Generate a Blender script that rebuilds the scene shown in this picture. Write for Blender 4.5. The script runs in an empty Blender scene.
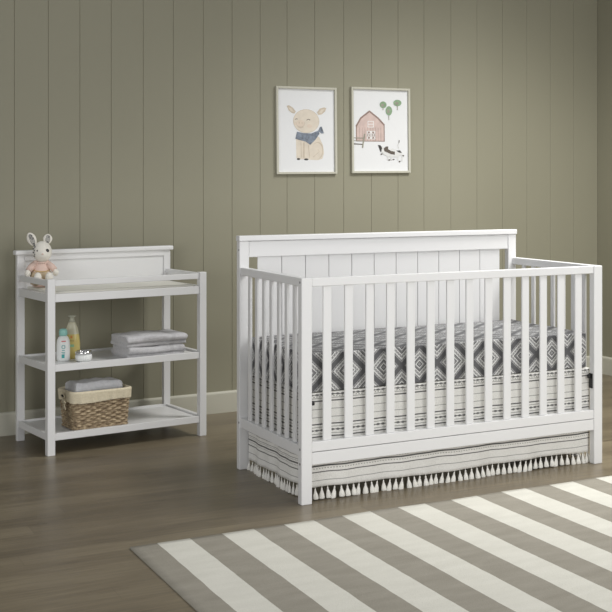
import bpy, bmesh, math, random
from mathutils import Vector, Matrix
R = random.Random(7)
PI = math.pi
sc = bpy.context.scene
COL = sc.collection

# ------------------------------------------------------------------ helpers
class V:
    """tiny wrapper: arithmetic on shader sockets"""
    def __init__(s, nt, o): s.nt, s.o = nt, o
    def _m(s, op, *a):
        n = s.nt.nodes.new('ShaderNodeMath'); n.operation = op
        for i, x in enumerate((s,) + a):
            if isinstance(x, V): s.nt.links.new(x.o, n.inputs[i])
            else: n.inputs[i].default_value = x
        return V(s.nt, n.outputs[0])
    def __add__(s, b): return s._m('ADD', b)
    def __sub__(s, b): return s._m('SUBTRACT', b)
    def __mul__(s, b): return s._m('MULTIPLY', b)
    def __truediv__(s, b): return s._m('DIVIDE', b)
    def abs(s): return s._m('ABSOLUTE')
    def frac(s): return s._m('FRACT')
    def floor(s): return s._m('FLOOR')
    def sin(s): return s._m('SINE')
    def min(s, b): return s._m('MINIMUM', b)
    def max(s, b): return s._m('MAXIMUM', b)
    def gt(s, b): return s._m('GREATER_THAN', b)
    def lt(s, b): return s._m('LESS_THAN', b)
    def rsub(s, a): return (s * -1.0) + a
    def near(s, c, w): return (s - c).abs().lt(w)        # 1 inside |s-c|<w

class Mat:
    def __init__(s, name, color=(.8, .8, .8), rough=.5, **kw):
        s.m = bpy.data.materials.new(name); s.m.use_nodes = True
        s.nt = s.m.node_tree; s.b = s.nt.nodes['Principled BSDF']
        s.b.inputs['Base Color'].default_value = (*color, 1); s.b.inputs['Roughness'].default_value = rough
        for k, v in kw.items(): s.b.inputs[k.replace('_', ' ')].default_value = v
        s.tc = s.nt.nodes.new('ShaderNodeTexCoord')
    def xyz(s, out='Object'):
        n = s.nt.nodes.new('ShaderNodeSeparateXYZ'); s.nt.links.new(s.tc.outputs[out], n.inputs[0])
        return [V(s.nt, n.outputs[i]) for i in range(3)]
    def noise(s, scale=5, detail=3, stretch=(1, 1, 1), out='Object', rough=.5, dist=0):
        mp = s.nt.nodes.new('ShaderNodeMapping'); mp.inputs['Scale'].default_value = stretch
        s.nt.links.new(s.tc.outputs[out], mp.inputs[0])
        n = s.nt.nodes.new('ShaderNodeTexNoise'); n.inputs['Scale'].default_value = scale
        n.inputs['Detail'].default_value = detail; n.inputs['Roughness'].default_value = rough
        n.inputs['Distortion'].default_value = dist
        s.nt.links.new(mp.outputs[0], n.inputs['Vector'])
        return V(s.nt, n.outputs[0])
    def ramp(s, v, stops, interp='LINEAR'):
        n = s.nt.nodes.new('ShaderNodeValToRGB'); cr = n.color_ramp; cr.interpolation = interp
        while len(cr.elements) < len(stops): cr.elements.new(.5)
        for e, (p, c) in zip(cr.elements, stops): e.position = p; e.color = (*c, 1)
        s.nt.links.new(v.o, n.inputs[0]); return n.outputs[0]
    def mix(s, f, a, b):
        n = s.nt.nodes.new('ShaderNodeMix'); n.data_type = 'RGBA'
        if isinstance(f, V): s.nt.links.new(f.o, n.inputs[0])
        else: n.inputs[0].default_value = f
        for x, i in ((a, 6), (b, 7)):
            if isinstance(x, tuple): n.inputs[i].default_value = (*x, 1)
            else: s.nt.links.new(x, n.inputs[i])
        return n.outputs[2]
    def col(s, o): s.nt.links.new(o, s.b.inputs['Base Color'])
    def rough(s, v): s.nt.links.new(v.o, s.b.inputs['Roughness'])
    def bump(s, v, strength=.2, dist=.002):
        n = s.nt.nodes.new('ShaderNodeBump'); n.inputs['Strength'].default_value = strength
        n.inputs['Distance'].default_value = dist
        s.nt.links.new(v.o, n.inputs['Height']); s.nt.links.new(n.outputs[0], s.b.inputs['Normal'])

def S(r, g, b):
    f = lambda c: (c / 255 / 12.92) if c / 255 <= .04045 else ((c / 255 + .055) / 1.055) ** 2.4
    return (f(r), f(g), f(b))

def obj(name, bm, mats, parent=None, smooth=False, bevel=0, seg=2, loc=None, rot=None):
    me = bpy.data.meshes.new(name); 
    bmesh.ops.recalc_face_normals(bm, faces=bm.faces)
    bm.to_mesh(me); bm.free()
    for m in (mats if isinstance(mats, (list, tuple)) else [mats]): me.materials.append(m.m if isinstance(m, Mat) else m)
    if smooth:
        for p in me.polygons: p.use_smooth = True
    o = bpy.data.objects.new(name, me); COL.objects.link(o)
    if bevel:
        md = o.modifiers.new('bevel', 'BEVEL'); md.width = bevel; md.segments = seg; md.limit_method = 'ANGLE'; md.angle_limit = .6
        md.harden_normals = False
    if parent: o.parent = parent
    if loc: o.location = loc
    if rot: o.rotation_euler = rot
    return o
def thing(name, label, cat, loc=(0, 0, 0), rz=0, group=None):
    o = bpy.data.objects.new(name, None); COL.objects.link(o); o.empty_display_size = .1
    o.location = loc; o.rotation_euler = (0, 0, rz); o['label'] = label; o['category'] = cat
    if group: o['group'] = group
    return o
def tag(o, label, cat, group=None):
    o['label'] = label; o['category'] = cat
    if group: o['group'] = group
    return o
def struct(o): o['kind'] = 'structure'; return o
def bx(bm, x0, x1, y0, y1, z0, z1, mi=0):
    vs = [bm.verts.new((x, y, z)) for z in (z0, z1) for x, y in ((x0, y0), (x1, y0), (x1, y1), (x0, y1))]
    for f in ((0, 3, 2, 1), (4, 5, 6, 7), (0, 1, 5, 4), (1, 2, 6, 5), (2, 3, 7, 6), (3, 0, 4, 7)):
        bm.faces.new([vs[i] for i in f]).material_index = mi
    return bm
def box(*a): return bx(bmesh.new(), *a)
def sphere(bm, c, r, sub=3, rot=None, mi=0):
    rr = r if isinstance(r, (tuple, list)) else (r, r, r)
    M = Matrix.Translation(c) @ (rot.to_4x4() if rot else Matrix.Identity(4)) @ Matrix.Diagonal((*rr, 1))
    g = bmesh.ops.create_icosphere(bm, subdivisions=sub, radius=1, matrix=M)
    for v in g['verts']:
        for f in v.link_faces: f.material_index = mi; f.smooth = True
    return bm
def tube(bm, pts, rad, n=10, mi=0, cap=True):
    pts = [Vector(p) for p in pts]; rad = rad if isinstance(rad, (list, tuple)) else [rad] * len(pts); rings = []
    for i, p in enumerate(pts):
        t = (pts[min(i + 1, len(pts) - 1)] - pts[max(i - 1, 0)]).normalized()
        a = t.orthogonal().normalized() if i == 0 else (rings[-1][1] - t * rings[-1][1].dot(t)).normalized()
        b = t.cross(a)
        rings.append(([bm.verts.new(p + (a * math.cos(2 * PI * k / n) + b * math.sin(2 * PI * k / n)) * rad[i]) for k in range(n)], a))
    for (r0, _), (r1, _) in zip(rings, rings[1:]):
        for k in range(n):
            f = bm.faces.new((r0[k], r0[(k + 1) % n], r1[(k + 1) % n], r1[k])); f.material_index = mi; f.smooth = True
    if cap:
        for r, _ in (rings[0], rings[-1]): bm.faces.new(r).material_index = mi
    return bm
def lathe(bm, prof, n=28, c=(0, 0, 0), sx=1, sy=1, fn=None, mi=0):
    rings = []
    for r, z in prof:
        if r < 1e-6: rings.append([bm.verts.new((c[0], c[1], c[2] + z))])
        else:
            rg = []
            for k in range(n):
                a = 2 * PI * k / n; q = r * (fn(a, z) if fn else 1)
                rg.append(bm.verts.new((c[0] + q * sx * math.cos(a), c[1] + q * sy * math.sin(a), c[2] + z)))
            rings.append(rg)
    for a, b in zip(rings, rings[1:]):
        for k in range(n):
            if len(a) == 1 and len(b) == 1: continue
            vs = [a[0], b[k], b[(k + 1) % n]] if len(a) == 1 else ([a[k], a[(k + 1) % n], b[0]] if len(b) == 1 else [a[k], a[(k + 1) % n], b[(k + 1) % n], b[k]])
            f = bm.faces.new(vs); f.smooth = True; f.material_index = mi
    return bm
def grid(bm, fn, nu, nv, mi=0, closeu=False):
    g = [[bm.verts.new(fn(i / nu, j / nv)) for j in range(nv + 1)] for i in range(nu + (0 if closeu else 1))]
    for i in range(nu):
        a, b = g[i], g[(i + 1) % len(g)]
        for j in range(nv):
            f = bm.faces.new((a[j], b[j], b[j + 1], a[j + 1])); f.smooth = True; f.material_index = mi
    return g

# ------------------------------------------------------------------ camera
F, PSI, H0, PX, CX, CY, CZ = 1278.4, .5522, 179.694, 523.335, -1.8621, -4.6563, 1.2607
cam = bpy.data.cameras.new('camera'); co = bpy.data.objects.new('camera', cam); COL.objects.link(co)
cam.sensor_width = 36; cam.sensor_fit = 'HORIZONTAL'; cam.lens = F / 612 * 36
cam.shift_x = -(PX - 306) / 612; cam.shift_y = (H0 - 306) / 612
co.location = (CX, CY, CZ); co.rotation_euler = (PI / 2, 0, -PSI); cam.clip_start = .05
sc.camera = co

# ------------------------------------------------------------------ materials
white = Mat('white_paint', (.74, .74, .74), .38); white.bump(white.noise(60, 3, (1, 1, .2)), .05, .001)
wallm = Mat('sage_beige_paint', S(163, 157, 140), .62)
wallm.col(wallm.ramp(wallm.noise(1.3, 3, (1, 1, .4)), [(.3, S(141, 138, 119)), (.7, S(145, 142, 123))]))
wallm.bump(wallm.noise(220, 2), .04, .001)
basem = Mat('baseboard_paint', S(190, 188, 174), .5)
dark = Mat('dark_metal', (.03, .03, .03), .4, Metallic=.7)
bolt_m = Mat('steel_bolt', (.25, .25, .26), .4, Metallic=.8)

fl = Mat('floor_wood', (.25, .2, .15), .33)
x, y, z = fl.xyz()
row = (y / .125).floor(); jit = (row * 12.9898).sin() * 43758.5; jit = jit.frac()
xx = x / 1.25 + jit * 3.0; cell = ((xx.floor() * 7.31 + row * 3.77).sin() * 917.3).frac()
gr = fl.noise(7, 6, (.55, 9, 1), rough=.65, dist=.6); big = fl.noise(2.2, 3, (.5, 2.2, 1))
tone = gr * .62 + cell * .09 + big * .30
seam = ((y / .125).frac().lt(.014)).max(xx.frac().lt(.0016))
c = fl.ramp(tone, [(.30, S(76, 67, 53)), (.5, S(111, 100, 81)), (.72, S(139, 128, 106))])
fl.col(fl.mix(seam * .3, c, S(62, 52, 43)))
fl.rough(gr * .22 + .24); fl.bump(gr - seam, .12, .002)

rugm = Mat('striped_rug_wool', rough=.95)
x, y, z = rugm.xyz()
wob = (rugm.noise(9, 2) - .5) * .006
k = ((x + wob + .0215) / .2302).frac()
fib = rugm.noise(260, 2); bl = rugm.noise(6, 3, (1, 3, 1))
g_ = rugm.ramp(bl * .6 + fib * .4, [(.3, S(134, 129, 117)), (.7, S(152, 147, 135))])
l_ = rugm.ramp(bl * .5 + fib * .5, [(.3, S(197, 195, 184)), (.7, S(212, 210, 200))])
rugm.col(rugm.mix(k.gt(.5), g_, l_)); rugm.bump(fib, .5, .003)

# patterned sheet: diamond lattice
def sheet_mat(name, axis):
    m = Mat(name, rough=.9); x, y, z = m.xyz(); n = V(m.nt, m.nt.nodes.new('ShaderNodeNewGeometry').outputs['Normal'])
    u, v = {'top': (x, y), 'front': (x, z), 'side': (y, z)}[axis]
    # lattice .163 wide, diamond centre at z = .50
    u = u * (1 / .1625) + (.18 if axis != 'side' else .1)
    v = v * (1 / .16) - (.5 / .16 - .0) + .5 if axis != 'top' else v * (1 / .16) + .1
    tu = (u.frac() * 2.0 - 1.0).abs(); tv = (v.frac() * 2.0 - 1.0).abs()
    wv = (m.noise(30, 2) - .5) * .05
    a = tu + tv + wv; t = a.min(a.rsub(2.0))
    tw = m.noise(150, 2); dash = ((u * 18.0).frac().gt(.45)) * ((v * 18.0).frac().gt(.3))
    W, Dk, G, G2 = (S(226, 226, 224), S(84, 84, 87), S(160, 160, 160), S(134, 134, 135)) if axis != 'top' else (S(142, 142, 142), S(72, 72, 74), S(122, 122, 122), S(108, 108, 109))  # same sheet, top palette dimmed in colour to offset light from above
    c = m.ramp(t, [(0, G), (.10, Dk), (.17, W), (.24, G2), (.34, Dk), (.41, W), (.48, G2), (.62, W), (.70, G), (.83, Dk)], 'CONSTANT')
    band = t.near(.55, .07) ; c = m.mix(band * dash * .8, c, S(205, 205, 203))
    band2 = t.near(.745, .035); c = m.mix(band2 * dash * .9, c, Dk)
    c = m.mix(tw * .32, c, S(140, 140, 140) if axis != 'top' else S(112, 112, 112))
    m.col(c); m.bump(tw, .3, .002); return m
sh_top, sh_front, sh_side = sheet_mat('sheet_pattern_top_dimmed', 'top'), sheet_mat('sheet_pattern_front', 'front'), sheet_mat('sheet_pattern_end', 'side')
# the top reads plainer: its greys are darkened against the overhead light
x, y, z = sh_top.xyz()

def skirt_mat(name, ax):
    m = Mat(name, S(226, 225, 220), .95); c3 = m.xyz(); u = c3[ax]; z = c3[2]
    z = z + (m.noise(5, 1, (1, 1, .01)) - .5) * .008
    L = None
    def add(v):
        nonlocal L; L = v if L is None else L.max(v)
    for zc, w, s in ((.388, .0026, .9), (.297, .0026, .9), (.248, .0026, .9), (.133, .003, .9), (.109, .0022, .85)):
        if s: add(z.near(zc, w) * s)
    for zc in (.399, .356, .324, .285, .259, .076, .150, .165, .228): add(z.near(zc, .0014) * .62)
    for zc in (.413, .273): # chain of little lozenges
        p = (u / .022).frac() * 2.0 - 1.0
        add((z - zc).abs().lt(p.abs().rsub(1.0) * .0036 + .0012) * .85)
    d = (u / .012).frac().gt(.5)
    for zc in (.123, .143, .405): add(z.near(zc, .0018) * d * .6)
    wv = m.noise(300, 2)
    base = m.ramp(wv, [(.3, S(214, 213, 208)), (.7, S(234, 233, 229))])
    m.col(m.mix(L, base, S(52, 52, 54))); m.bump(wv, .3, .002); return m
sk_x, sk_y = skirt_mat('skirt_cotton_front', 0), skirt_mat('skirt_cotton_side', 1)
tasm = Mat('tassel_cotton', S(236, 234, 227), .95); tasm.bump(tasm.noise(90, 2, (9, 9, .6)), .6, .004)

def towel_mat(name, c):
    m = Mat(name, c, .98, Sheen_Weight=.3); n = m.noise(420, 2); q = m.noise(60, 3)
    m.col(m.ramp(n * .5 + q * .5, [(.3, tuple(v * .82 for v in c)), (.7, tuple(min(1, v * 1.1) for v in c))])); m.bump(n + q * .6, .8, .004); return m
tw_grey, tw_white = towel_mat('grey_terry', S(206, 205, 207)), towel_mat('pale_terry', S(224, 225, 229))

# ------------------------------------------------------------------ setting
WA = (-.75731, 2.03446); WR = math.radians(2.4745)
struct(obj('floor', box(-4.5, 3.6, -5.6, 2.5, -.05, 0), fl))
us = [-.81, -.65, -.49, -.33, -.17, -.01]
us = [-1.58, -1.42, -1.26, -1.1, -.94, -.78, -.62, -.46, -.3, -.1, .07, .232, .387, .545, .711, .871, 1.035, 1.197, 1.359, 1.518, 1.686, 1.867, 2.045, 2.22, 2.395, 2.582, 2.768, 2.955, 3.138, 3.319, 3.503, 3.698]
def board_wall(us, y0, h):
    bm = bx(bmesh.new(), us[0], us[-1] + .08, y0 + .0105, y0 + .11, 0, h); b = .0013; d = .0019
    for a, c in zip(us, us[1:]):
        a += .0003; c -= .0003
        pr = [(a, y0 + d), (a + b, y0), (c - b, y0), (c, y0 + d), (c, y0 + .0105), (a, y0 + .0105)]
        lo = [bm.verts.new((p[0], p[1], 0)) for p in pr]; hi = [bm.verts.new((p[0], p[1], h)) for p in pr]
        for i in range(6): bm.faces.new((lo[i], lo[(i + 1) % 6], hi[(i + 1) % 6], hi[i]))
        bm.faces.new(lo); bm.faces.new(hi)
    return bm
HW = 2.7
struct(obj('wall_back', board_wall(us, .012, HW), wallm, loc=(*WA, 0), rot=(0, 0, WR)))
def baseboard(L):
    bm = bmesh.new(); pr = [(.012, 0), (0, 0), (0, .103), (.002, .109), (.006, .113), (.012, .115)]
    a = [bm.verts.new((0, p[0], p[1])) for p in pr]; b = [bm.verts.new((L, p[0], p[1])) for p in pr]
    for i in range(6): bm.faces.new((a[i], a[(i + 1) % 6], b[(i + 1) % 6], b[i]))
    bm.faces.new(a); bm.faces.new(b); return bm
d = Vector((math.cos(WR), math.sin(WR))); P0 = Vector(WA)
q = P0 + d * -1.58
struct(obj('baseboard_back', baseboard(3.684 + 1.58 - .012), basem, loc=(q.x, q.y, 0), rot=(0, 0, WR)))
q = P0 + d * 3.684
us2 = [-.011] + [.17 * i for i in range(1, 30)]
struct(obj('wall_right', board_wall(us2, .012, HW), wallm, loc=(q.x, q.y, 0), rot=(0, 0, WR - PI / 2)))
struct(obj('baseboard_right', baseboard(4.9), basem, loc=(q.x, q.y, 0), rot=(0, 0, WR - PI / 2)))

# rug (runs out of the frame towards the camera)
rug = bmesh.new(); x0, x1, y1 = -.716, 1.82, -.232
nx, ny = 80, 60
def rf(u, v):
    X = x0 + (x1 - x0) * u; Y = y1 - 1.75 * v
    return (X, Y + .003 * math.sin(X * 9) * (1 if v < .01 else 0), .0048 + .0006 * math.sin(X * 13 + Y * 7))
g = grid(rug, rf, nx, ny)
loop = [g[i][0] for i in range(nx + 1)] + [g[nx][j] for j in range(1, ny + 1)] + [g[i][ny] for i in range(nx - 1, -1, -1)] + [g[0][j] for j in range(ny - 1, 0, -1)]
low = [rug.verts.new((v.co.x, v.co.y, .0005)) for v in loop]
for i in range(len(loop)): rug.faces.new((loop[i], loop[(i + 1) % len(loop)], low[(i + 1) % len(loop)], low[i]))
rug.faces.new(low)
for v in rug.verts: v.co.x += .716
tag(obj('area_rug', rug, rugm, loc=(-.716, 0, 0)), 'flat rug striped in taupe and cream lying before the crib', 'rug')

# ------------------------------------------------------------------ crib
cr = thing('baby_crib', 'white convertible baby crib with tall panelled headboard and slatted sides', 'crib', (.71, .37, 0))
CM = Matrix.Translation((-.71, -.37, 0))
def cpart(name, bm, mat=white, bevel=.0025, smooth=False):
    bmesh.ops.transform(bm, matrix=CM, verts=bm.verts); return obj(name, bm, mat, cr, smooth=smooth, bevel=bevel)
L, P, W = 1.42, .044, .752; LB = L - .014
for X in (0, L - P): cpart('front_post', box(X, X + P, 0, P - .006, 0, .879), bevel=.003)
for X in (0, LB - P): cpart('headboard_post', box(X, X + P, W - .036, W, 0, .993), bevel=.003)
cpart('front_top_rail', box(P, L - P, .004, .034, .845, .878))
cpart('front_bottom_rail', bx(box(P, L - P, .004, .034, .151, .199), P, L - P, .004, .034, .2015, .240), bevel=.002)
for i in range(14):
    xc = .1128 + (1.3005 - .1125) * i / 13
    cpart('front_slat', box(xc - .0175, xc + .0175, .012, .023, .240, .845), bevel=.0025)
for X in (.004, L - .034):
    cpart('side_top_rail', box(X, X + .030, P - .006, W - .036, .846, .879))
    cpart('side_bottom_rail', box(X, X + .030, P - .006, W - .036, .184, .226))
    for k in range(-3, 4):
        yc = .374 + .0860 * k
        cpart('side_slat', box(X + .009, X + .020, yc - .014, yc + .014, .226, .846), bevel=.0025)
cpart('headboard_cap', box(-.003, LB + .003, W - .042, W + .002, .993, 1.0165), bevel=.003)
cpart('headboard_rail', box(P, LB - P, W - .032, W - .006, .922, .992))
cpart('headboard_bottom_rail', box(P, LB - P, W - .032, W - .006, .151, .240))
bm = bmesh.new(); p0, p1 = .086, 1.320; n = 11; wd = (p1 - p0) / n
bx(bm, p0 + .004, p1 - .004, W - .017, W - .010, .240, .922)
for i in range(n):
    a, b_ = p0 + wd * i + .0012, p0 + wd * (i + 1) - .0012
    bx(bm, a, b_, W - .024, W - .0165, .240, .922)
cpart('headboard_panel', bm, bevel=.0015)
# mattress platform, hidden under the mattress
bm = box(.06, L - .06, .056, .69, .398, .404)
for X in (.06, .7, L - .078): bx(bm, X, X + .018, .056, .69, .404, .418)
for Y in (.056, .672): bx(bm, .06, L - .06, Y, Y + .018, .404, .418)
cpart('mattress_support', bm, dark, bevel=0)
def cyl(bm, c, ax, r, h, n=14):
    v = Vector(ax); return tube(bm, [Vector(c), Vector(c) + v * h], r, n)
for z_, Y in ((.955, .722), (.205, .722), (.862, .016), (.214, .016), (.158, .016)):
    cpart('bolt', cyl(bmesh.new(), (.0005, Y, z_), (-1, 0, 0), .0048, .0016), bolt_m, bevel=0)
for X, sgn in ((P + .0005, 1), (L - P - .0005, -1)):   # black height brackets behind the front posts
    bm = box(min(X, X + sgn * .004), max(X, X + sgn * .004), .012, .036, .335, .40)
    tube(bm, [(X + sgn * .004, .024, .388), (X + sgn * .016, .024, .388)], .009, 12)
    cpart('support_bracket', bm, dark, bevel=0)

# mattress in its fitted sheet
mt = bmesh.new(); X0, X1, Y0, Y1, Z0, Z1 = .048, 1.372, .058, .700, .424, .577
bx(mt, X0, X1, Y0, Y1, Z0, Z1)
for f in mt.faces:
    n = f.normal if f.normal.length else Vector()
    f.normal_update(); n = f.normal
    f.material_index = 0 if abs(n.z) > .9 else (1 if abs(n.y) > .9 else 2)
bmesh.ops.subdivide_edges(mt, edges=mt.edges[:], cuts=24, use_grid_fill=True)
cxm, cym = (X0 + X1) / 2, (Y0 + Y1) / 2
for v in mt.verts:
    e = min((v.co.x - X0), (X1 - v.co.x)); f_ = min(v.co.y - Y0, Y1 - v.co.y)
    r = .022
    # rounded vertical corners and softened top edge
    if v.co.z > Z1 - .001:
        q_ = min(e, f_)
        v.co.z += .004 * min(1, q_ / .15) - .0
        v.co.z += .0018 * math.sin(v.co.x * 17) * math.sin(v.co.y * 15)
mat_o = obj('crib_mattress', mt, [sh_top, sh_front, sh_side], smooth=False, bevel=.016, seg=4)
for p in mat_o.data.polygons: p.use_smooth = True
tag(mat_o, 'crib mattress in a grey and white diamond patterned fitted sheet', 'mattress')

# skirt
sk = thing('crib_skirt', 'white crib skirt with thin black stripes and tassel fringe below the mattress', 'bed skirt', (.71, .37, 0))
def sheet(name, fn, nu, nv, mat, th=.0016):
    bm = bmesh.new(); grid(bm, fn, nu, nv); bmesh.ops.transform(bm, matrix=CM, verts=bm.verts)
    o = obj(name, bm, mat, sk, smooth=True); md = o.modifiers.new('thick', 'SOLIDIFY'); md.thickness = th; md.offset = 0; return o
ZB = .048
def wave(s, z): k = max(0, (.43 - z) / .38); return (.0035 * math.sin(s * 23) + .0025 * math.sin(s * 51 + 1)) * k
def hem(s): return .0035 * math.sin(s * 6.5 + .6) + .0015 * math.sin(s * 17)
def mk(fnxy):
    def f(u, v):
        s, = (u,)
        z_ = .4215 if v == 0 else .4215 + (ZB - .4215) * v
        X, Y, t = fnxy(u); w = wave(t, z_)
        z_ += hem(t) * v
        return (X[0] + X[1] * w, Y[0] + Y[1] * w, z_)
    return f
sheet('front_panel', mk(lambda u: ((.040 + 1.341 * u, 0), (.0475, 1), .040 + 1.341 * u)), 160, 30, sk_x)
for X, nm in ((.0385, 1), (1.3815, -1)):
    sheet('side_panel', mk(lambda u: ((X, nm), (.050 + .658 * u, 0), u * .658 + 3)), 90, 30, sk_y)
# the fabric deck that carries the panels, tucked under the mattress
dk = bmesh.new(); bx(dk, .0385, 1.3815, .0475, .705, .4195, .4215); bmesh.ops.transform(dk, matrix=CM, verts=dk.verts); obj('deck', dk, tasm, sk)
def tassel_bm(h, lean):
    bm = bmesh.new(); n = 10
    pr = [(.0012, 0), (.0030, -.003), (.0038, -.007), (.0036, -.0105), (.0062, -.016), (.0102, -h * .6), (.0122, -h * .92), (.0104, -h), (.0, -h)]
    lathe(bm, pr, n, sy=.7, fn=lambda a, z: 1 + (.12 * math.sin(a * 5) if z < -.012 else 0))
    tube(bm, [(0, 0, 0), (0, 0, .006)], .0012, 5)
    for v in bm.verts: v.co.x += lean * (-v.co.z) ; 
    return bm
variants = [obj('tassel', tassel_bm(.043 + .001 * i, (-.08, .07, 0, .13, -.15)[i]), tasm, sk, smooth=True) for i in range(5)]
spots = []
N = 50
for i in range(N):
    X = .050 + 1.320 * i / (N - 1) + R.uniform(-.0018, .0018); spots.append((X, .0475 + wave(X, ZB), ZB + hem(X) - .004, 0))
for X, nm in ((.0385, 1), (1.3815, -1)):
    for i in range(22):
        Y = .062 + .636 * i / 21 + R.uniform(-.003, .003); t = (Y - .050) + 3; spots.append((X + nm * wave(t, ZB), Y, ZB + hem(t) - .004, PI / 2))
for i, (X, Y, Z, a) in enumerate(spots):
    if i < 5: o = variants[i]
    else:
        o = variants[R.randrange(5)].copy(); COL.objects.link(o); o.parent = sk
    o.location = (X - .71, Y - .37, Z); o.rotation_euler = (0, 0, a + R.uniform(-.3, .3))

# ------------------------------------------------------------------ changing table
TX, TY, TR = -.6533, 1.433, .1235
ct = thing('changing_table', 'white open changing table with two shelves and low backboard', 'changing table', (TX, TY, 0), TR)
def tpart(name, bm, mat=white, bevel=.002, parent=ct): return obj(name, bm, mat, parent, bevel=bevel)
TL, TW, Q = .7735, .463, .035
for a in (0, TL - Q): tpart('front_post', box(a, a + Q, 0, Q, 0, .806))
for a in (0, TL - Q): tpart('back_post', box(a, a + Q, TW - .028, TW, 0, .897))
tpart('top_cap', box(-.012, TL + .012, TW - .042, TW + .004, .897, .919), bevel=.005)
tpart('backboard_rail', box(Q, TL - Q, TW - .030, TW - .006, .868, .897))
tpart('backboard_panel', box(Q, TL - Q, TW - .022, TW - .010, .700, .868))
tpart('front_guard_rail', box(Q, TL - Q, .006, .024, .773, .800))
for a in (.006, TL - .024): tpart('side_guard_rail', box(a, a + .018, Q, TW - .028, .773, .800))
def shelf(name, z0, z1, zp, back=True):
    bm = box(Q, TL - Q, .005, .025, z0, z1)
    if back: bx(bm, Q, TL - Q, TW - .026, TW - .008, z0, z1)
    for a in (.005, TL - .025): bx(bm, a, a + .020, Q, TW - .028, z0, z1)
    fr = tpart(name + '_frame', bm, bevel=.0015)
    p = box(.0255, TL - .0255, .0255, TW - .0265, zp - .008, zp)
    tpart(name + '_board', p, bevel=.001, parent=ct)
shelf('tray', .700, .737, .724, back=False)
shelf('middle_shelf', .382, .414, .404)
shelf('bottom_shelf', .067, .099, .090)
def tloc(a, b, z): return (TX + a * math.cos(TR) - b * math.sin(TR), TY + a * math.sin(TR) + b * math.cos(TR), z)

# changing pad
bm = box(.04, .73, .045, .425, 0, .022)
pad = obj('changing_pad', bm, Mat('pad_vinyl', S(228, 226, 216), .5), bevel=.009, seg=4, loc=tloc(0, 0, .7245), rot=(0, 0, TR))
tag(pad, 'thin off-white changing pad lying in the tray of the changing table', 'changing pad')

# towels: each a ribbon folded into three layers
def towel_bm(Lx, D, Hh, layers=3, band=True, seed=0, mi2=1):
    rr = random.Random(seed); bm = bmesh.new(); t = Hh / layers; cl = []
    # centre line in (y, z): S-folds
    r = t / 2
    for k in range(layers):
        ys = [r + (D - 2 * r) * i / 8 for i in range(9)]
        if k % 2: ys = ys[::-1]
        cl += [(yy, t * (k + .5)) for yy in ys]
        if k < layers - 1:
            yc = D - r if k % 2 == 0 else r; s_ = 1 if k % 2 == 0 else -1
            for a in (-60, -30, 0, 30, 60): cl.append((yc + s_ * r * .9 * math.cos(math.radians(a)), t * (k + 1) + r * math.sin(math.radians(a))))
    th = t * .47; nl = len(cl); offs = []
    for i, (yy, zz) in enumerate(cl):
        a, b = cl[max(0, i - 1)], cl[min(nl - 1, i + 1)]; dy, dz = b[0] - a[0], b[1] - a[1]; l = math.hypot(dy, dz) or 1
        offs.append((-dz / l * th, dy / l * th))
    out = [(c_[0] + o_[0], c_[1] + o_[1]) for c_, o_ in zip(cl, offs)] + [(c_[0] - o_[0], c_[1] - o_[1]) for c_, o_ in zip(cl, offs)][::-1]
    nx = 40; rings = []
    for i in range(nx + 1):
        u = i / nx; X = Lx * u; ring = []
        e = min(u, 1 - u); sq = 1 - .10 * max(0, 1 - e / .05) ** 2
        ph = .0022 * math.sin(u * 9 + seed) + .001 * math.sin(u * 23)
        for yy, zz in out:
            f_ = zz / Hh
            ring.append(bm.verts.new((X + .004 * math.sin(zz * 160 + seed) * (1 - 2 * u if True else 0), yy + .004 * math.sin(u * 5 + f_ * 4 + seed), zz * sq + f_ * ph)))
        rings.append(ring)
    m = len(out)
    for i in range(nx):
        for j in range(m):
            f = bm.faces.new((rings[i][j], rings[i][(j + 1) % m], rings[i + 1][(j + 1) % m], rings[i + 1][j])); f.smooth = True
            if band and .72 < (i + .5) / nx < .80: f.material_index = mi2
    n2 = m // 2
    for ring in (rings[0], rings[-1]):
        for j in range(n2 - 1): bm.faces.new((ring[j], ring[j + 1], ring[m - 2 - j], ring[m - 1 - j]))
    return bm
tband = Mat('towel_woven_band', S(192, 191, 193), .8); x, y, z = tband.xyz(); tband.bump((x * 700.).sin(), .5, .002)
o = obj('folded_towel', towel_bm(.288, .20, .053, 3, True, 1), [tw_grey, tband], loc=tloc(.393, .040, .4045), rot=(0, 0, TR + .02))
tag(o, 'grey folded towel, the lower of two stacked on the middle shelf', 'towel', 'grey towels on the middle shelf')
o = obj('folded_towel', towel_bm(.298, .21, .053, 3, True, 4), [tw_grey, tband], loc=tloc(.386, .036, .4590), rot=(0, 0, TR - .01))
tag(o, 'grey folded towel lying on top of another grey towel', 'towel', 'grey towels on the middle shelf')

# lotion bottle
lw = Mat('white_plastic', S(232, 234, 232), .3); teal = Mat('teal_plastic', S(150, 205, 196), .35)
red = Mat('red_print', S(206, 70, 70), .5); tealp = Mat('teal_print', S(70, 165, 165), .5)
BL = tloc(.134, .185, .4045)
lb = thing('lotion_bottle', 'small white lotion bottle with pale teal cap on the middle shelf', 'bottle', BL, 0)
FA = -PSI   # faces roughly towards the room's middle
lb.rotation_euler = (0, 0, -.42); lb.scale = (1, 1, 1.24)
bm = bmesh.new(); lathe(bm, [(0, 0), (.027, 0), (.030, .004), (.031, .03), (.031, .060), (.029, .078), (.023, .090), (.017, .095), (0, .096)], 32, sy=.62)
obj('bottle_body', bm, lw, lb)
bm = bmesh.new(); lathe(bm, [(0, .096), (.0165, .096), (.019, .099), (.019, .112), (.016, .120), (.010, .1225), (0, .123)], 28, sy=.75); obj('cap', bm, teal, lb)
def decal(bm, pts, y):   # thin raised print on a bottle's curved front
    vs = [bm.verts.new((x_, y(x_), z_)) for x_, z_ in pts]; bm.faces.new(vs)
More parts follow.
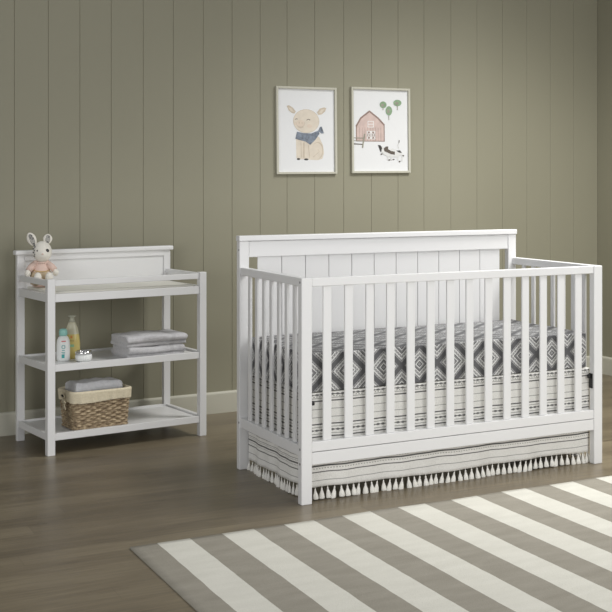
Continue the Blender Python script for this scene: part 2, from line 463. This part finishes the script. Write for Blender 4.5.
fy = lambda x_: -.62 * math.sqrt(max(1e-6, .031 ** 2 - x_ * x_)) - .0004
def strip(bm, xa, xb, za, zb, n=6):
    for i in range(n):
        a, b_ = xa + (xb - xa) * i / n, xa + (xb - xa) * (i + 1) / n
        decal(bm, [(a, za), (b_, za), (b_, zb), (a, zb)], fy)
bm = bmesh.new(); strip(bm, -.004, .016, .074, .0775); obj('red_lettering', bm, red, lb)['label'] = 'small red line of lettering'
bm = bmesh.new()
strip(bm, -.002, .012, .058, .0605); strip(bm, -.003, .000, .050, .058, 2); strip(bm, .010, .013, .050, .058, 2); strip(bm, -.002, .012, .048, .050)
strip(bm, -.001, .011, .040, .0425); strip(bm, -.004, .012, .032, .0345); strip(bm, -.003, .010, .012, .026); strip(bm, -.001, .012, .028, .0295)
obj('teal_lettering', bm, tealp, lb)['label'] = 'teal emblem and small print'

# shampoo bottle
yel = Mat('yellow_liquid_plastic', S(246, 230, 158), .15, Transmission_Weight=.25, IOR=1.35)
x, y, z = yel.xyz(); yel.col(yel.mix(z.gt(.118), S(246, 228, 150), S(230, 227, 202)))
clr = Mat('clear_plastic', S(214, 214, 196), .12, Transmission_Weight=.35, IOR=1.35)
org = Mat('orange_print', S(226, 150, 84), .5)
sb = thing('shampoo_bottle', 'tall yellow shampoo bottle with a clear flared top behind the lotion bottle', 'bottle', tloc(.192, .232, .4045), 0)
sb.rotation_euler = (0, 0, -.42)
bm = bmesh.new(); lathe(bm, [(0, 0), (.030, 0), (.034, .005), (.037, .04), (.0375, .075), (.034, .11), (.027, .145), (.020, .165), (.0165, .176), (0, .177)], 36, sy=.62)
obj('bottle_body', bm, yel, sb)
bm = bmesh.new(); lathe(bm, [(0, .177), (.0165, .177), (.012, .186), (.010, .194), (.011, .199), (.019, .202), (.019, .207), (0, .208)], 28, sy=.8); obj('cap', bm, clr, sb)
fy2 = lambda x_: -.62 * math.sqrt(max(1e-6, .037 ** 2 - x_ * x_)) - .0006
def strip2(bm, xa, xb, za, zb, n=6):
    for i in range(n):
        a, b_ = xa + (xb - xa) * i / n, xa + (xb - xa) * (i + 1) / n
        decal(bm, [(a, za), (b_, za), (b_, zb), (a, zb)], fy2)
bm = bmesh.new(); strip2(bm, -.010, .014, .088, .0905); strip2(bm, -.010, .014, .083, .0845); obj('brown_lettering', bm, Mat('brown_print', S(170, 150, 96), .6), sb)
bm = bmesh.new(); strip2(bm, -.008, .014, .058, .070); obj('green_label', bm, Mat('green_print', S(150, 200, 160), .6), sb)['label'] = 'pale green label patch'
bm = bmesh.new(); strip2(bm, -.002, .007, .100, .112); obj('orange_emblem', bm, org, sb)['label'] = 'small orange emblem'

# small ribbed jar with silver lid ring
jar = thing('ribbed_jar', 'small white ribbed jar with shiny silver rim beside the bottles', 'jar', tloc(.204, .110, .4045), 0)
bm = bmesh.new(); lathe(bm, [(0, 0), (.026, 0), (.034, .006), (.037, .018), (.036, .031), (.033, .033)], 96, fn=lambda a, z: 1 + .035 * math.sin(a * 24)); lathe(bm, [(.033, .033), (.030, .028), (0, .027)], 96)
obj('jar_body', bm, lw, jar)
chrome = Mat('chrome', (.75, .75, .75), .12, Metallic=1.)
bm = bmesh.new(); lathe(bm, [(.0315, .034), (.037, .034), (.0385, .040), (.0375, .047), (.034, .049), (.031, .046), (.031, .034)], 48)
obj('silver_rim', bm, chrome, jar)['label'] = 'polished silver rim'
bm = bmesh.new(); lathe(bm, [(.031, .040), (0, .041)], 40); obj('inner_disc', bm, Mat('pewter', (.3, .3, .3), .35, Metallic=.8), jar)

# ------------------------------------------------------------------ basket
bk = thing('wicker_basket', 'brown wicker basket with cream cloth liner on the bottom shelf', 'basket', tloc(.268, .138, .0905), TR)
bkx, bky, bh = .136, .102, .176
def rrect(s, hx, hy, r):
    """point & outward normal on a rounded rectangle; s in 0..1 from the -x,-y side"""
    segs = [(2 * (hx - r), 'b'), (PI / 2 * r, 'c0'), (2 * (hy - r), 'r'), (PI / 2 * r, 'c1'), (2 * (hx - r), 't'), (PI / 2 * r, 'c2'), (2 * (hy - r), 'l'), (PI / 2 * r, 'c3')]
    tot = sum(q_[0] for q_ in segs); d_ = (s % 1) * tot
    for l, k in segs:
        if d_ <= l: break
        d_ -= l
    f_ = d_ / l
    if k == 'b': return (-hx + r + d_, -hy, 0, -1)
    if k == 'r': return (hx, -hy + r + d_, 1, 0)
    if k == 't': return (hx - r - d_, hy, 0, 1)
    if k == 'l': return (-hx, hy - r - d_, -1, 0)
    i = int(k[1]); cx_, cy_ = ((hx - r, -hy + r), (hx - r, hy - r), (-hx + r, hy - r), (-hx + r, -hy + r))[i]
    a = -PI / 2 + i * PI / 2 + f_ * PI / 2
    return (cx_ + r * math.cos(a), cy_ + r * math.sin(a), math.cos(a), math.sin(a))
wick = Mat('wicker', S(140, 112, 84), .7)
x, y, z = wick.xyz(); wick.col(wick.ramp(wick.noise(40, 3, (1, 1, 2.4)), [(.30, S(112, 95, 74)), (.5, S(150, 131, 104)), (.68, S(188, 170, 140))]))
wick.bump(wick.noise(300, 2), .4, .002)
bm = bmesh.new(); stakes, rows = 36, 16; nu, nv = stakes * 8, rows * 6
def wf(u, v):
    e = 1 + .10 * v; X, Y, nx_, ny_ = rrect(u, bkx * .93 * e, bky * .93 * e, .028)
    r_ = v * rows; k_ = int(min(r_, rows - 1e-6)); fz = r_ - k_
    w_ = math.sin(u * stakes * PI * 2 / 2 * 1.0 * 1 + (k_ % 2) * PI) * .0040 * abs(math.sin(PI * fz))**.6 + .0026 * math.sin(PI * min(1, fz))
    return (X + nx_ * w_, Y + ny_ * w_, .006 + (bh - .006) * v)
grid(bm, wf, nu, nv, closeu=True)
# floor of the basket
vs = [bm.verts.new((*rrect(i / 60, bkx * .93, bky * .93, .028)[:2], .006)) for i in range(60)]; bm.faces.new(vs)
obj('basket_body', bm, wick, bk)
bm = bmesh.new()   # thick braided foot
for ph in (0, PI):
    pts = []
    for i in range(241):
        X, Y, nx_, ny_ = rrect(i / 240, bkx * .935, bky * .935, .03); a = i / 240 * 40 * 2 * PI + ph
        pts.append((X + nx_ * .003 * math.cos(a), Y + ny_ * .003 * math.cos(a), .0078 + .0025 * math.sin(a)))
    tube(bm, pts, .0045, 7, cap=False)
obj('braided_base', bm, wick, bk)
lin = Mat('cream_linen', S(214, 200, 168), .95); lin.bump(lin.noise(14, 3, (1, 1, 4)), .5, .006)
lin.col(lin.ramp(lin.noise(180, 2), [(.3, S(208, 197, 170)), (.7, S(224, 214, 189))]))
bm = bmesh.new()
def lf(u, v):   # inside -> over the rim -> outside band
    X, Y, nx_, ny_ = rrect(u, bkx * 1.035, bky * 1.035, .034)
    wv = .0018 * math.sin(u * 2 * PI * 19) + .0014 * math.sin(u * 2 * PI * 31 + 1)
    if v < .35: t = v / .35; off = -.010; zz = bh - .05 + t * .05
    elif v < .5: t = (v - .35) / .15; a = PI * (1 - t); off = -.001 + .009 * math.cos(a); zz = bh + .007 * math.sin(a)
    else: t = (v - .5) / .5; off = .008 + wv * t - .0005 * t; zz = bh - t * (.046 + .004 * math.sin(u * 2 * PI * 3 + 1))
    # dip at the two ends, where the handle holes are
    return (X + nx_ * off - nx_ * .006 * max(0, (v - .5)) , Y + ny_ * off - ny_ * .006 * max(0, v - .5), zz)
g = grid(bm, lf, 200, 26, closeu=True)
o = obj('liner', bm, lin, bk, smooth=True); md = o.modifiers.new('t', 'SOLIDIFY'); md.thickness = .002; o['label'] = 'cream cloth liner folded over the rim'
# handle rim, near-black disc painting the hole's shade, and ties, left end
hole = Mat('hole_shade', (.02, .015, .01), .9)
hx_ = -bkx * 1.035 - .0085
bm = bmesh.new(); tube(bm, [(hx_ - .0035, .026 * math.cos(a), bh - .020 + .009 * math.sin(a)) for a in [i * 2 * PI / 28 for i in range(29)]], .0032, 8); obj('handle_rim', bm, lin, bk)
bm = bmesh.new(); vs = [bm.verts.new((hx_ - .0022, .025 * math.cos(i * 2 * PI / 28), bh - .020 + .008 * math.sin(i * 2 * PI / 28))) for i in range(28)]; bm.faces.new(vs); 
ex = bmesh.ops.extrude_face_region(bm, geom=bm.faces[:]); bmesh.ops.translate(bm, vec=(.001, 0, 0), verts=[v for v in ex['geom'] if isinstance(v, bmesh.types.BMVert)])
obj('handle_hole_shade', bm, hole, bk)
bm = bmesh.new()
for sg in (-1, 1):
    tube(bm, [(hx_ - .006, -.03, bh - .043), (hx_ - .011, -.03 + sg * .010, bh - .036), (hx_ - .009, -.03 + sg * .020, bh - .045), (hx_ - .006, -.03 + sg * .010, bh - .050), (hx_ - .006, -.03, bh - .044)], [.002, .004, .0045, .003, .002], 8)
    tube(bm, [(hx_ - .006, -.03, bh - .044), (hx_ - .008, -.03 + sg * .008, bh - .062), (hx_ - .006, -.03 + sg * .016, bh - .078)], [.002, .0032, .0036], 8)
sphere(bm, (hx_ - .008, -.03, bh - .044), .005, 2)
obj('tie_bow', bm, lin, bk, smooth=True)

o = obj('folded_towel', towel_bm(.222, .165, .105, 2, False, 9), [tw_white, tw_white], loc=tloc(.268 - .110, .138 - .082, .0905 + .112), rot=(0, 0, TR))
tag(o, 'pale grey-white folded towel inside the wicker basket', 'towel')

# ------------------------------------------------------------------ plush rabbit
furm = Mat('cream_knit', S(232, 228, 218), .98, Sheen_Weight=.3); furm.bump(furm.noise(260, 2), .7, .004)
pink = Mat('pink_knit', S(222, 196, 184), .98); pink.bump(pink.noise(260, 2), .7, .004)
beige = Mat('beige_knit', S(206, 188, 158), .98); beige.bump(beige.noise(240, 2), .7, .004)
greyf = Mat('grey_print_cotton', S(160, 158, 152), .95)
greyf.col(greyf.ramp(greyf.noise(150, 2), [(.45, S(176, 174, 168)), (.6, S(90, 90, 90))]))
blk = Mat('black_bead', (.01, .01, .01), .15)
rb = thing('plush_rabbit', 'plush rabbit in a pink top sitting on the changing table tray', 'soft toy', tloc(.080, .335, .7475), -.08); rb.scale = (1.05, 1.05, 1.14)
K = 1.0
def E3(name, c, r, mat, par=rb, rot=None, sub=4):
    bm = bmesh.new(); sphere(bm, (0, 0, 0), r, sub, rot); o = obj(name, bm, mat, par, smooth=True); o.location = c; return o
# body: pear shape
bm = bmesh.new(); lathe(bm, [(0, 0), (.030, .001), (.044, .012), (.047, .032), (.042, .058), (.033, .082), (.025, .100), (.016, .112), (0, .116)], 32, sy=.85)
for v in bm.verts: v.co.z += 0
obj('torso', bm, pink, rb)['label'] = 'pink knitted top'
bm = bmesh.new(); lathe(bm, [(.0, .003), (.0455, .012), (.0495, .030), (.0475, .050), (.0432, .064), (.038, .064)], 32, sy=.85); obj('trousers', bm, beige, rb)['label'] = 'beige knitted lower half'
bm = bmesh.new(); sphere(bm, (0, 0, 0), (.041, .038, .044), 4)
for v in bm.verts:
    if v.co.z < 0: v.co.y -= .006 * (-v.co.z / .044); v.co.x *= 1 + .06 * (-v.co.z / .044)
    v.co.y -= .010 * math.exp(-((v.co.x / .02) ** 2 + ((v.co.z + .014) / .016) ** 2)) if v.co.y < 0 else 0
hd = obj('head', bm, furm, rb, smooth=True); hd.location = (.004, -.006, .148)
for sx_, lean, hh, xx_ in ((-1, -.45, .031, -.031), (1, .12, .022, .021)):
    bm = bmesh.new(); sphere(bm, (0, 0, hh), (.0185, .010, hh), 3)
    for v in bm.verts: v.co.x *= 1.12 - .35 * abs(v.co.z / (2 * hh) - .6)
    ea = obj('ear', bm, furm, rb, smooth=True); ea.location = (.004 + xx_, -.004, .172 if xx_ < 0 else .178); ea.rotation_euler = (0, lean, 0)
    bm = bmesh.new(); sphere(bm, (0, -.0062, hh), (.0115, .0050, hh * .80), 3); obj('inner_ear', bm, greyf, ea, smooth=True)['label'] = 'grey patterned lining'
for xx_ in (-.024, .017):
    E3('eye', (.004 + xx_, -.0395 if xx_ > 0 else -.036, .153), (.0095, .0045, .0074) if xx_ > 0 else (.0035, .003, .004), blk)
E3('nose', (.0, -.055, .140), (.0045, .003, .003), pink)
bm = bmesh.new()
for k_ in range(7):
    zz = .176 - .0075 * k_; xx_ = -.030 - .004 * math.sin(k_ * .5); sphere(bm, (xx_ + (.003 if k_ % 2 else -.002), -.0225 - .001 * k_, zz), (.0036, .0022, .003), 2)
obj('embroidered_sprig', bm, Mat('dark_thread', S(74, 76, 80), .9), rb)['label'] = 'dark embroidered trail beside the left eye'
for s_ in (-1, 1):
    p_ = [(s_ * .026, -.006, .098), (s_ * .044, -.014, .084), (s_ * .056, -.022, .070)]
    bm = bmesh.new(); tube(bm, p_, [.014, .0145, .0135], 14); sphere(bm, p_[0], .014, 3); obj('arm', bm, pink, rb, smooth=True)['label'] = 'pink sleeve'
    E3('hand', (s_ * .060, -.026, .060), (.013, .012, .015), furm)
    bm = bmesh.new(); tube(bm, [(s_ * .022, -.020, .024), (s_ * .024, -.055, .030), (s_ * .024, -.078, .036)], [.019, .017, .016], 14); sphere(bm, (s_ * .022, -.02, .024), .019, 3)
    obj('leg', bm, beige, rb, smooth=True)
    E3('foot', (s_ * .024, -.088, .044), (.0165, .014, .022), furm)
bm = bmesh.new(); lathe(bm, [(.020, .104), (.027, .106), (.030, .102), (.024, .098)], 24); obj('collar', bm, pink, rb)
bm = bmesh.new()
tube(bm, [(.036 * math.sin(a), -.0385 * math.cos(a) , .074 - .008 * math.cos(a)) for a in [(-1.3 + 2.6 * i / 16) for i in range(17)]], .0022, 6); obj('trim_cord', bm, Mat('ochre_thread', S(200, 172, 120), .9), rb)

# ------------------------------------------------------------------ pictures
frm = Mat('pale_wood_frame', S(190, 188, 173), .5); frm.bump(frm.noise(40, 3, (1, 1, .1)), .1, .001)
paper = Mat('print_paper', S(226, 227, 228), .35)
def wc(name, c, amt=.25, sc_=30):
    m = Mat(name, c, .6); n = m.noise(sc_, 4); m.col(m.ramp(n, [(.3, tuple(v * (1 - amt) for v in c)), (.7, tuple(min(1, v * (1 + amt)) for v in c))])); return m
def picture(label, u, zc, w, h, rollz, art):
    c_ = P0 + d * u; n = Vector((d.y, -d.x)) # towards the room
    base = Vector((c_.x, c_.y)) - n * .0118
    t = thing('framed_picture', label, 'picture', (base.x, base.y, zc), 0, 'framed nursery prints')
    t.rotation_euler = (0, rollz, WR)
    fw, dp = .0125, .020
    bm = bmesh.new()
    bx(bm, -w / 2, -w / 2 + fw, -dp, 0, -h / 2, h / 2); bx(bm, w / 2 - fw, w / 2, -dp, 0, -h / 2, h / 2)
    bx(bm, -w / 2 + fw, w / 2 - fw, -dp, 0, h / 2 - fw, h / 2); bx(bm, -w / 2 + fw, w / 2 - fw, -dp, 0, -h / 2, -h / 2 + fw)
    obj('frame', bm, frm, t, bevel=.0015)
    pr_ = obj('print', box(-w / 2 + fw, w / 2 - fw, -.006, -.001, -h / 2 + fw, h / 2 - fw), paper, t)
    art(pr_, w, h); return t
class Art:
    def __init__(s, par, cx_, cy_, sx_, sy_): s.par, s.cx, s.cy, s.sx, s.sy, s.l = par, cx_, cy_, sx_, sy_, 0
    def start(s): s.bm = bmesh.new(); s.mats = []
    def poly(s, pts, mat):
        if mat not in s.mats: s.mats.append(mat)
        s.l += 1; yy = -.0061 - .00006 * s.l
        vs = [s.bm.verts.new(((px - s.cx) * s.sx, yy, (s.cy - py) * s.sy)) for px, py in pts]
        f = s.bm.faces.new(vs); f.material_index = s.mats.index(mat)
    def ell(s, x_, y_, rx, ry, mat, rot=0, n=28):
        s.poly([(x_ + rx * math.cos(a) * math.cos(rot) - ry * math.sin(a) * math.sin(rot), y_ + rx * math.cos(a) * math.sin(rot) + ry * math.sin(a) * math.cos(rot)) for a in [2 * PI * i / n for i in range(n)]], mat)
    def line(s, pts, w_, mat):
        for (a, b), (c_, e) in zip(pts, pts[1:]):
            l = math.hypot(c_ - a, e - b) or 1; nx_, ny_ = -(e - b) / l * w_ / 2, (c_ - a) / l * w_ / 2
            s.poly([(a + nx_, b + ny_), (c_ + nx_, e + ny_), (c_ - nx_, e - ny_), (a - nx_, b - ny_)], mat)
    def done(s, name):
        bmesh.ops.triangulate(s.bm, faces=s.bm.faces[:])
        o = obj(name, s.bm, s.mats, s.par); return o
skin = wc('pig_wash', S(214, 204, 189), .06); skin2 = wc('pig_wash_dark', S(196, 183, 165), .1); blush = wc('blush_wash', S(212, 197, 181), .05)
blue = wc('blue_wash', S(120, 129, 142), .35, 50); dkl = Mat('ink', S(92, 84, 76), .7); dki = Mat('dark_ink', S(60, 58, 56), .7)
def pig(par, w, h):
    A = Art(par, 221, 310, .369 / 367, .490 / 540); A.start()
    A.poly([(158, 360), (160, 480), (175, 490), (200, 488), (225, 490), (250, 492), (290, 494), (318, 485), (328, 450), (322, 400), (300, 350), (260, 335)], skin)
    A.ell(288, 435, 36, 55, skin2, .1); A.ell(284, 438, 33, 52, skin, .1)
    A.line([(188, 380), (190, 478)], 4, skin2); A.line([(205, 385), (205, 480)], 10, skin2); A.line([(232, 400), (240, 480)], 4, skin2); A.line([(262, 475), (300, 440), (290, 425)], 3, skin2)
    A.ell(172, 487, 10, 6, dki); A.ell(219, 489, 13, 6, dki)
    A.poly([(104, 160), (118, 156), (140, 170), (158, 192), (152, 206), (136, 204), (116, 188)], skin2); A.poly([(112, 166), (134, 176), (148, 196), (130, 194)], skin)
    A.poly([(345, 168), (330, 164), (304, 172), (286, 196), (294, 212), (316, 208), (336, 190)], skin2); A.poly([(334, 174), (312, 178), (298, 198), (314, 200)], skin)
    A.ell(221, 252, 79, 74, skin2); A.ell(221, 252, 76.5, 71.5, skin)
    A.ell(240, 282, 17, 12, blush); A.ell(157, 268, 10, 10, blush)
    A.ell(186, 268, 26, 23, skin2); A.ell(186, 266, 24, 21, blush); A.ell(178, 262, 4, 7, skin2); A.ell(195, 264, 4, 7, skin2)
    A.line([(166, 282), (176, 291), (190, 294), (203, 288)], 4, skin2)
    A.line([(222, 247), (229, 241), (238, 240), (244, 246)], 3.5, dkl); A.line([(154, 243), (160, 238), (168, 240)], 3.5, dkl)
    A.done('pig_drawing')
    A.start(); A.poly([(164, 318), (200, 326), (250, 328), (296, 308), (300, 330), (276, 366), (244, 398), (215, 378), (154, 362)], blue)
    A.poly([(292, 312), (304, 286), (314, 284), (312, 304), (328, 326), (312, 328), (300, 318)], blue); A.done('bandana_drawing')
barnc = wc('barn_wash', S(202, 181, 174), .1); barnd = wc('barn_edge', S(140, 118, 110), .1); grn = wc('tree_wash', S(134, 160, 128), .2, 60); wh = Mat('white_ink', S(228, 226, 224), .6)
fen = wc('fence_wash', S(150, 148, 134), .15); cowp = Mat('cow_wash', S(216, 216, 214), .6)
def barn(par, w, h):
    A = Art(par, 219, 308, .384 / 358, .497 / 533); A.start()
    A.poly([(70, 378), (70, 284), (98, 232), (152, 187), (207, 232), (244, 274), (244, 378)], barnd)
    A.poly([(76, 373), (76, 286), (103, 237), (152, 196), (202, 237), (238, 278), (238, 373)], barnc)
    A.line([(70, 284), (98, 232), (152, 187), (207, 232), (244, 274)], 6, barnd)
    for X in range(92, 232, 16): A.line([(X, 290), (X, 372)], 1.4, barnd)
    A.poly([(140, 250), (178, 250), (178, 290), (140, 290)], wh); A.poly([(144, 254), (174, 254), (174, 268), (144, 268)], barnc); A.poly([(144, 272), (174, 272), (174, 286), (144, 286)], barnc)
    for X in (134, 160):
        A.poly([(X, 312), (X + 26, 312), (X + 26, 364), (X, 364)], wh); A.poly([(X + 4, 316), (X + 22, 316), (X + 22, 360), (X + 4, 360)], barnd)
        A.line([(X + 2, 314), (X + 24, 362)], 3.5, wh); A.line([(X + 24, 314), (X + 2, 362)], 3.5, wh)
    A.done('barn_drawing')
    A.start(); A.line([(50, 356), (112, 357)], 5, fen); A.line([(50, 392), (112, 396)], 6, dkl); A.line([(122, 330), (114, 376), (108, 418)], 8, fen); A.line([(50, 372), (110, 374)], 3, fen); A.done('fence_drawing')
    A.start()
    for X, Y, a, b, tr in ((235, 147, 21, 21, 180), (270, 184, 20, 29, 242), (323, 133, 25, 20, 178)):
        A.line([(X, Y + 5), (X - 1, tr)], 4, fen); A.ell(X, Y, a, b, grn); A.ell(X - 4, Y + 3, a * .45, b * .45, fen)
    A.done('trees_drawing')
    A.start(); A.ell(285, 448, 60, 26, cowp, .12); A.ell(225, 424, 14, 20, cowp, -.3); A.line([(340, 440), (352, 470), (346, 500)], 10, cowp)
    for X in (262, 282, 322): A.line([(X, 460), (X, 494)], 9, cowp)
    A.poly([(202, 398), (218, 402), (226, 418), (220, 446), (212, 430)], dki); A.poly([(236, 420), (250, 408), (264, 408), (262, 424), (280, 436), (304, 440), (304, 460), (280, 456), (258, 446), (240, 438)], dkl)
    A.poly([(314, 434), (336, 432), (348, 448), (330, 446)], dki); A.ell(290, 425, 9, 5, cowp)
    for X, Y in ((270, 492), (296, 490), (333, 502), (222, 456), (356, 466)): A.ell(X, Y, 6, 4, dkl)
    A.line([(332, 368), (330, 384)], 4, dkl); A.line([(330, 384), (322, 400), (326, 420)], 1.6, fen)
    A.done('cow_drawing')
picture('framed pig drawing with blue bandana, the left print on the wall', 1.6315, 1.5375, .369, .490, -.009, pig)
picture('framed pink barn, trees and cow drawing, the right print on the wall', 2.101, 1.548, .384, .497, -.009, barn)

# ------------------------------------------------------------------ light
def area(name, loc, target, size, energy, color=(1, 1, 1), sy=None, spread=PI):
    l = bpy.data.lights.new(name, 'AREA'); l.energy = energy; l.color = color; l.size = size; l.spread = spread
    if sy: l.shape = 'RECTANGLE'; l.size_y = sy
    o = bpy.data.objects.new(name, l); COL.objects.link(o); o.location = loc
    o.rotation_euler = (Vector(target) - Vector(loc)).to_track_quat('-Z', 'Y').to_euler(); return o
area('softbox_key', (1.0, -4.2, 1.65), (.2, .8, .6), 2.4, 98, (1, .99, .98))
sp = bpy.data.lights.new('added_overhead_spot', 'SPOT'); sp.energy = 330; sp.spot_size = math.radians(125); sp.spot_blend = 1; sp.shadow_soft_size = .45; sp.color = (1, .99, .965)  # added unseen spot, pools light on the back wall and right floor
so = bpy.data.objects.new('added_overhead_spot', sp); COL.objects.link(so); so.location = (1.9, .35, 2.9)
so.rotation_euler = (Vector((1.75, .95, 0)) - so.location).to_track_quat('-Z', 'Y').to_euler()
sp2 = bpy.data.lights.new('added_front_spot', 'SPOT'); sp2.energy = 190; sp2.spot_size = math.radians(88); sp2.spot_blend = 1; sp2.shadow_soft_size = .4; sp2.color = (1, .99, .965)  # added unseen spot, brightens the rug and floor at front right
so2 = bpy.data.objects.new('added_front_spot', sp2); COL.objects.link(so2); so2.location = (2.4, -.9, 2.9)
so2.rotation_euler = (Vector((1.35, -.3, 0)) - so2.location).to_track_quat('-Z', 'Y').to_euler()
area('added_fill', (-3.6, -2.2, 1.25), (.2, .5, .7), 1.9, 58, (1, .99, .98))  # added unseen fill, lifts the crib's left side
wd_ = bpy.data.worlds.new('world'); sc.world = wd_; wd_.use_nodes = True
wd_.node_tree.nodes['Background'].inputs[0].default_value = (.93, .96, 1, 1); wd_.node_tree.nodes['Background'].inputs[1].default_value = .27
sc.view_settings.view_transform = 'Standard'; sc.view_settings.look = 'None'; sc.view_settings.gamma = 1; sc.view_settings.use_curve_mapping = False
sc.view_settings.exposure = 0
